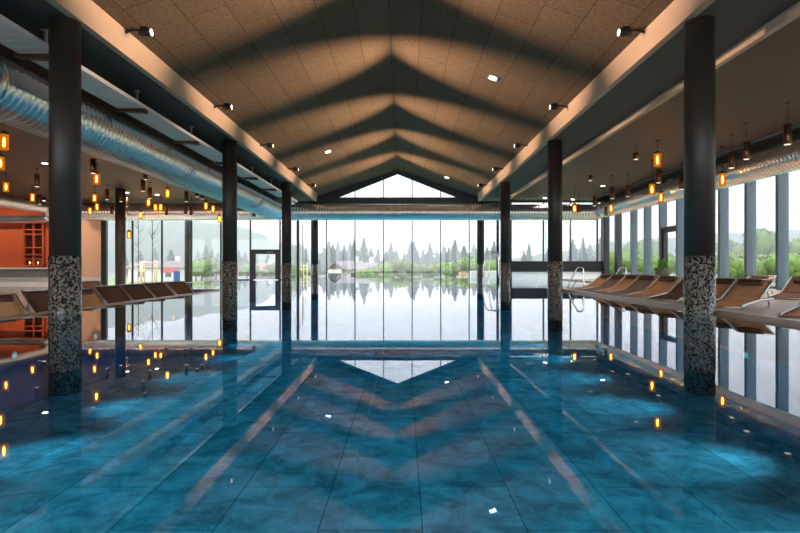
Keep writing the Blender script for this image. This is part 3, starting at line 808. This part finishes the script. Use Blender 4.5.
# conifer meshes
def conifer_mesh(seed, tiers=11, slim=1.):
    rnd = random.Random(seed); b = MB()
    for k in range(tiers):
        t = k/tiers; z0 = .10 + .88*t; r0 = (.23*(1 - t)**.85 + .012)*slim*rnd.uniform(.85, 1.12); hh_ = .16*(1 - .5*t)
        n = 22; top = b.bm.verts.new((0, 0, min(1, z0 + hh_)))
        ring = []
        for j in range(n):
            a = 2*PI*j/n + rnd.uniform(-.1, .1); rr = r0*(1.0 if j % 2 else .55)*rnd.uniform(.75, 1.2)
            ring.append(b.bm.verts.new((rr*math.cos(a), rr*math.sin(a), z0 - (.03 if j % 2 else 0)*rnd.uniform(.5, 1.5))))
        for j in range(n): b.bm.faces.new((ring[j], ring[(j+1) % n], top))
    return b
cm = []
for s_ in range(4):
    r = empty('spruce_tree')
    conifer_mesh(s_, 12 + s_, (.9, 1.1, .75, 1.25)[s_]).build('foliage', M['spruce'], r)
    MB().tube([(0, 0, 0), (0, 0, .9)], [.018, .003], 6).build('trunk', M['bark'], r)
    kids(r); cm.append([r, False])
def leafblob(seed, n=900):
    rnd = random.Random(seed); b = MB()
    cs = [(rnd.uniform(-.28, .28), rnd.uniform(-.25, .25), rnd.uniform(.35, .72), rnd.uniform(.16, .28)) for _ in range(11)]
    for _ in range(n):
        cx, cy, cz, cr = rnd.choice(cs)
        d = Vector((rnd.gauss(0, 1), rnd.gauss(0, 1), rnd.gauss(0, 1))).normalized()
        p = Vector((cx, cy, cz)) + d*cr*rnd.uniform(.75, 1.05); s = .035
        u = Vector((rnd.gauss(0, 1), rnd.gauss(0, 1), rnd.gauss(0, 1))).normalized(); w_ = u.cross(d).normalized()
        b.bm.faces.new([b.bm.verts.new(p + q) for q in (u*s, w_*s*.7, -u*s, -w_*s*.7)])
    for cx, cy, cz, cr in cs: b.ball((cx, cy, cz), cr*.86, 2, jit=.015)
    return b
bmh = []
for s_, mm in enumerate(('bush', 'olive', 'bush')):
    r = empty('leafy_bush'); leafblob(s_).build('foliage', M[mm], r)
    MB().tube([(0, 0, 0), (.01, 0, .5)], [.03, .012], 6).build('trunk', M['bark'], r); kids(r); bmh.append([r, False])
def place(lst, i, px, topy, d, wid=1., label='', cat='', group=''):
    r0, used = lst[i]
    r = copy_tree(r0) if used else r0; lst[i][1] = True
    x = CX + (px - VP[0])*d/F; zt = CZ + (VP[1] - topy)*d/F; zb = gzf(d) if d > YW else -.42
    H = zt - zb
    r.location = (x, d, zb); r.scale = (H*wid, H*wid, H); r.rotation_euler = (0, 0, random.uniform(0, 6.28))
    tag(r, label, cat, group)
con = [(125,252,120),(140,250,125),(155,246,115),(171,249,120),(198,249,120),(206,245,110),(212,248,118),(218,252,115),(239,250,120),(245,252,125),(256,252,115),(268,254,120),(285,250,130),(300,243,105),(306,249,120),
       (329,240,110),(333,244,118),(338,240,105),(344,244,112),(350,242,108),(354,239,100),(364,236.5,96),(371,247,120),(378,246,110),(391,241.5,98),(396,248,120),(411,241,100),(414,240,110),(423,247,118),(430,241,96),(437,249,120),(444,245,112),(449,246,118),(455,238.5,98),(464,245,110),(474,243,104),(487,246,112),(494,240,108)]
con += [(324,246,125),(341,250,130),(358,249,126),(386,250,128),(404,251,130),(418,252,128),(426,253,131),(442,252,127),(459,250,129),(469,251,126),(481,252,128)]
con.sort()
ORD += ['forty-%s' % q for q in ORD[:9]] + ['fiftieth'] + ['fifty-%s' % q for q in ORD[:9]]
conr = [(524,250,120),(529,241,125),(548,247,130),(556,252,120),(573,238,115),(583,236,120),(590,243,110),(600,237,105)]
for k, (px, ty, d) in enumerate(con):
    d = 96 + 5.2*((k*3) % 8) + (k % 3)*.7
    place(cm, k % 4, px, ty, d, 1.4, 'misty dark spruce beyond the meadow, %s from the left' % ORD[k], 'tree', 'spruces behind the houses')
for k, (px, ty, d) in enumerate(conr):
    d = 100 + 6*((k*3) % 5)
    place(cm, (k+1) % 4, px, ty, d, 1.1, 'faint spruce through the right far windows, %s from the left' % ORD[k], 'tree', 'spruces beyond right far windows')
rt = [(640,238,52),(655,232,60),(690,236,45),(735,232,44),(765,222,38),(775,230,42),(795,234,40)]
for k, (px, ty, d) in enumerate(rt):
    d = 48 + 6*((k*2) % 4) + (24 if px < 700 else 6)
    place(bmh, 1 if k % 2 else 0, px, ty, d, .7, 'pale leafy tree outside the right window wall, %s from the left' % ORD[k], 'tree', 'trees outside the right window wall')
bs = [(196,257,75),(202,254,80),(216,259,78),(247,262,75),(272,260,75),(302,262,70),(366,268,66),(376,264,68),(384,261,66),(393,258,72),(402,256,70),(411,263,64),(420,262,68),(429,262,66),(438,261,70),(446,259,66),(455,258,64),(463,256,68),(470,254,66),(478,253,68),(489,257,70),(497,256,72)]
for k, (px, ty, d) in enumerate(bs):
    d = 58 + 4.3*((k*2) % 5) if px > 300 else d
    if px < 210: d = 54 + 6*k
    if 360 < px < 390: d = 48 + 5*(k % 3)
    place(bmh, (0, 1, 2)[k % 3], px, ty, d, 1.2, 'bright spring bush beyond the pool, %s from the left' % ORD[k], 'bush', 'spring bushes beyond the pool')
rb = [(622,246,50),(632,250,55),(642,249,48),(655,250,50),(668,252,46),(726,248,34),(738,252,36),(750,250,33),(762,247,35),(778,250,32),(792,249,34),(806,248,33)]
for k, (px, ty, d) in enumerate(rb):
    d = 26 + 7*((k*2) % 3) if px > 700 else 36 + 6.5*((k*2) % 5)
    place(bmh, (2, 0, 1)[k % 3], px, ty, d, 1.2, 'green bush outside the right window wall, %s from the left' % ORD[k], 'bush', 'bushes outside the right window wall')
# houses
def house(px0, px1, base_y, eave_y, ridge_y, d, label, roofm, wallm, gable=False, depth=8):
    x0 = CX + (px0 - VP[0])*d/F; x1 = CX + (px1 - VP[0])*d/F; zb = gzf(d); ze = CZ + (VP[1] - eave_y)*d/F; zr = CZ + (VP[1] - ridge_y)*d/F
    r = empty('house', ((x0 + x1)/2, d, zb)); tag(r, label, 'house'); hw = (x1 - x0)/2; ze -= zb; zr -= zb
    MB().box(-hw, hw, 0, depth, 0, ze).build('wall', wallm, r)
    o = .4
    if gable:
        MB().prism([(-hw, ze), (hw, ze), (0, zr - .15)], 'y', .02, depth).build('gable_wall', M['woodwall'], r)
        MB().prism([(-hw - o, ze - .15), (0, zr), (hw + o, ze - .15), (hw + o, ze + .05), (0, zr + .2), (-hw - o, ze + .05)], 'y', -o, depth + o).build('roof', roofm, r)
    else:
        MB().prism([(-o, ze - .1), (depth/2, zr), (depth + o, ze - .1), (depth + o, ze + .08), (depth/2, zr + .2), (-o, ze + .08)], 'x', -hw - o, hw + o).build('roof', roofm, r)
        MB().box(hw*.3, hw*.3 + .5, depth/2 - .3, depth/2 + .3, zr - .4, zr + .8).build('chimney', M['render'], r)
    n = max(2, int(hw*2/2.6))
    for k in range(n):
        x = -hw + (k + .5)*2*hw/n
        f = MB().box(x - .45, x + .45, -.05, 0, ze*.3, ze*.75).build('window', M['white'], r)
        MB().box(x - .38, x + .38, -.07, -.05, ze*.34, ze*.71).build('window_pane', M['pane'], f)
    return r
house(328, 342, 279, 269.5, 263, 62, 'house with dark gable front seen through the left bay panes', M['roof'], M['render'], True, 7)
house(341, 358, 279, 269.5, 262, 70.5, 'long grey roofed house right of the gable house', M['roof'], M['render'])
house(359, 373, 279, 270, 264, 60, 'low grey roofed timber house beside a bush', M['roof'], M['woodwall'], False, 5)
house(203, 215, 277, 270, 265, 80, 'small red roofed house left of the second column', M['redroof'], M['render'], True)
house(238, 250, 277, 270, 265, 84, 'red roofed house left of the swim-out door', M['redroof'], M['render'], True)
house(253, 267, 277, 271, 264, 80, 'red roofed house seen inside the swim-out door', M['redroof'], M['woodwall'])
house(128, 182, 279, 268, 262, 70, 'long low building with grey roof behind staked trees', M['roof'], M['render'])
q = at(169, 270, d=68.5); tag(MB().box(q.x - 1.0, q.x + 1.0, 68.3, 68.6, q.z - .35, q.z + .3).build('red_banner', M['red']), 'red panel in front of the long low building', 'sign')
q = at(177, 279, d=40); tag(MB().box(q.x - .22, q.x + .22, 39.9, 40.05, gzf(40), CZ + (267 - 271)*40/F).build('sign_post', M['bluepost'], bevel=.02), 'blue upright sign outside the left windows', 'sign')
# staked young trees
def staked(px, d, topy, label):
    x = CX + (px - VP[0])*d/F; zb = gzf(d); r = empty('young_tree', (x, d, zb)); tag(r, label, 'tree')
    H = CZ + (VP[1] - topy)*d/F - zb
    MB().tube(bend([(0, 0, 0), (.03, 0, H*.4), (0, .02, H)], 5), .03, 8).build('trunk', M['bark'], r)
    b = MB(); rnd = random.Random(int(px))
    for k in range(16):
        z = H*rnd.uniform(.45, .95); a = rnd.uniform(0, 6.28); ln = rnd.uniform(.4, .9)
        b.tube([(0, 0, z), (ln*.5*math.cos(a), ln*.5*math.sin(a), z + ln*.5), (ln*.8*math.cos(a), ln*.8*math.sin(a), z + ln*1.1)], [.014, .009, .004], 5)
    b.build('branches', M['bark'], r)
    for a in range(3):
        sx, sy = ((-.42, -.2), (.42, -.2), (0, .42))[a]
        MB().tube([(sx, sy, 0), (sx, sy, 1.75)], .05, 8).build('stake', M['stake'], r)
    MB().tube([(-.42, -.2, 1.55), (.42, -.2, 1.55)], .04, 6).tube([(-.42, -.2, 1.25), (.42, -.2, 1.25)], .035, 6).build('cross_bar', M['stake'], r)
staked(152, 37, 205, 'young bare tree held by pale timber stakes, right one outside left windows')
staked(138, 42, 215, 'young bare tree held by pale timber stakes, further left one')
staked(302.5, 44, 225, 'young bare staked tree just left of the bay column')
# picket posts
for k in range(7):
    q = at(459 + 1.9*k, 276, d=45)
    tag(MB().tube([(q.x, 45, gzf(45)), (q.x + random.uniform(-.03, .03), 45, CZ + (267 - 272.5 + (k % 2))*45/F)], .035, 6).build('fence_post', M['stake']), 'pale timber post by the pool overflow, %s from the left' % ORD[k], 'post', 'pale posts beyond the pool')
# hills
def hill(name, pts, y, dep, label):
    b = MB(); rows = []
    for j, (f, dy) in enumerate(((0, 0), (.45, .25), (.8, .55), (1, 1))):
        rows.append([b.bm.verts.new((x*(1), y + dy*dep + random.uniform(-4, 4), -3 + (h + 3)*f + random.uniform(-1, 1)*(j > 0)))
                     for x, h in pts])
    for a, c in zip(rows, rows[1:]):
        for k in range(len(pts)-1):
            fc = b.bm.faces.new((a[k], a[k+1], c[k+1], c[k])); fc.smooth = True
    struct(b.build(name, M['hill']), label, 'hill')
def interp(ks, n):
    out = []
    for i in range(n):
        t = i/(n-1)*(len(ks)-1); a = int(min(t, len(ks)-2)); f = t - a
        f = f*f*(3 - 2*f)
        out.append((ks[a][0] + (ks[a+1][0] - ks[a][0])*(t - a), ks[a][1] + (ks[a+1][1] - ks[a][1])*f))
    return out
hill('hill', interp([(-215, 46), (-160, 34), (-120, 24), (-80, 20), (-46, 10), (-15, 0)], 60), 170, 60, 'misty wooded hill behind the left windows')
hill('hill', interp([(30, 0), (60, 6), (100, 12), (160, 16), (215, 18)], 60), 175, 60, 'misty wooded hill behind the right windows')

# mist outside
HAZE = .0085
if HAZE:
    m, nt, out = nodes('mist')
    vs = N(nt, 'ShaderNodeVolumeScatter'); vs.inputs['Color'].default_value = (.97, .985, 1, 1); vs.inputs['Density'].default_value = HAZE
    nt.links.new(vs.outputs[0], out.inputs['Volume'])
    o = MB().box(-220, 220, 46, 240, -2.5, 60).build('mist', m)
    tag(o, 'pale mist over the meadow and hills', 'mist', kind='stuff')
    o = MB().box(19, 220, -30, 45.9, -2.5, 60).build('mist', m)
    tag(o, 'pale mist outside the right window wall', 'mist', kind='stuff')

# ------------------------------------------------------------------ world, camera
w = bpy.data.worlds.new('overcast'); sc.world = w; w.use_nodes = True
nt = w.node_tree; nt.nodes.clear()
out = nt.nodes.new('ShaderNodeOutputWorld'); bg = nt.nodes.new('ShaderNodeBackground')
tc = nt.nodes.new('ShaderNodeTexCoord'); sp = nt.nodes.new('ShaderNodeSeparateXYZ'); rp = nt.nodes.new('ShaderNodeValToRGB')
nt.links.new(tc.outputs['Generated'], sp.inputs[0]); nt.links.new(sp.outputs[2], rp.inputs[0])
rp.color_ramp.elements[0].position = 0; rp.color_ramp.elements[0].color = (.95, .97, 1, 1)
rp.color_ramp.elements[1].position = .5; rp.color_ramp.elements[1].color = (.86, .92, 1, 1)
nt.links.new(rp.outputs[0], bg.inputs[0]); bg.inputs[1].default_value = 2.9
nt.links.new(bg.outputs[0], out.inputs[0])

cd = bpy.data.cameras.new('camera'); cam = bpy.data.objects.new('camera', cd); C.objects.link(cam)
cam.location = (CX, 0, CZ); cam.rotation_euler = (PI/2, 0, 0)
cd.sensor_width = 36; cd.lens = 36*F/800
cd.shift_x = -(VP[0] - 400)/800; cd.shift_y = (VP[1] - 266.5)/800
cd.clip_start = .05; cd.clip_end = 2000
sc.camera = cam
sc.view_settings.view_transform = 'Standard'; sc.view_settings.look = 'None'; sc.view_settings.gamma = 1
sc.view_settings.exposure = 0.55
sc.view_settings.use_curve_mapping = False
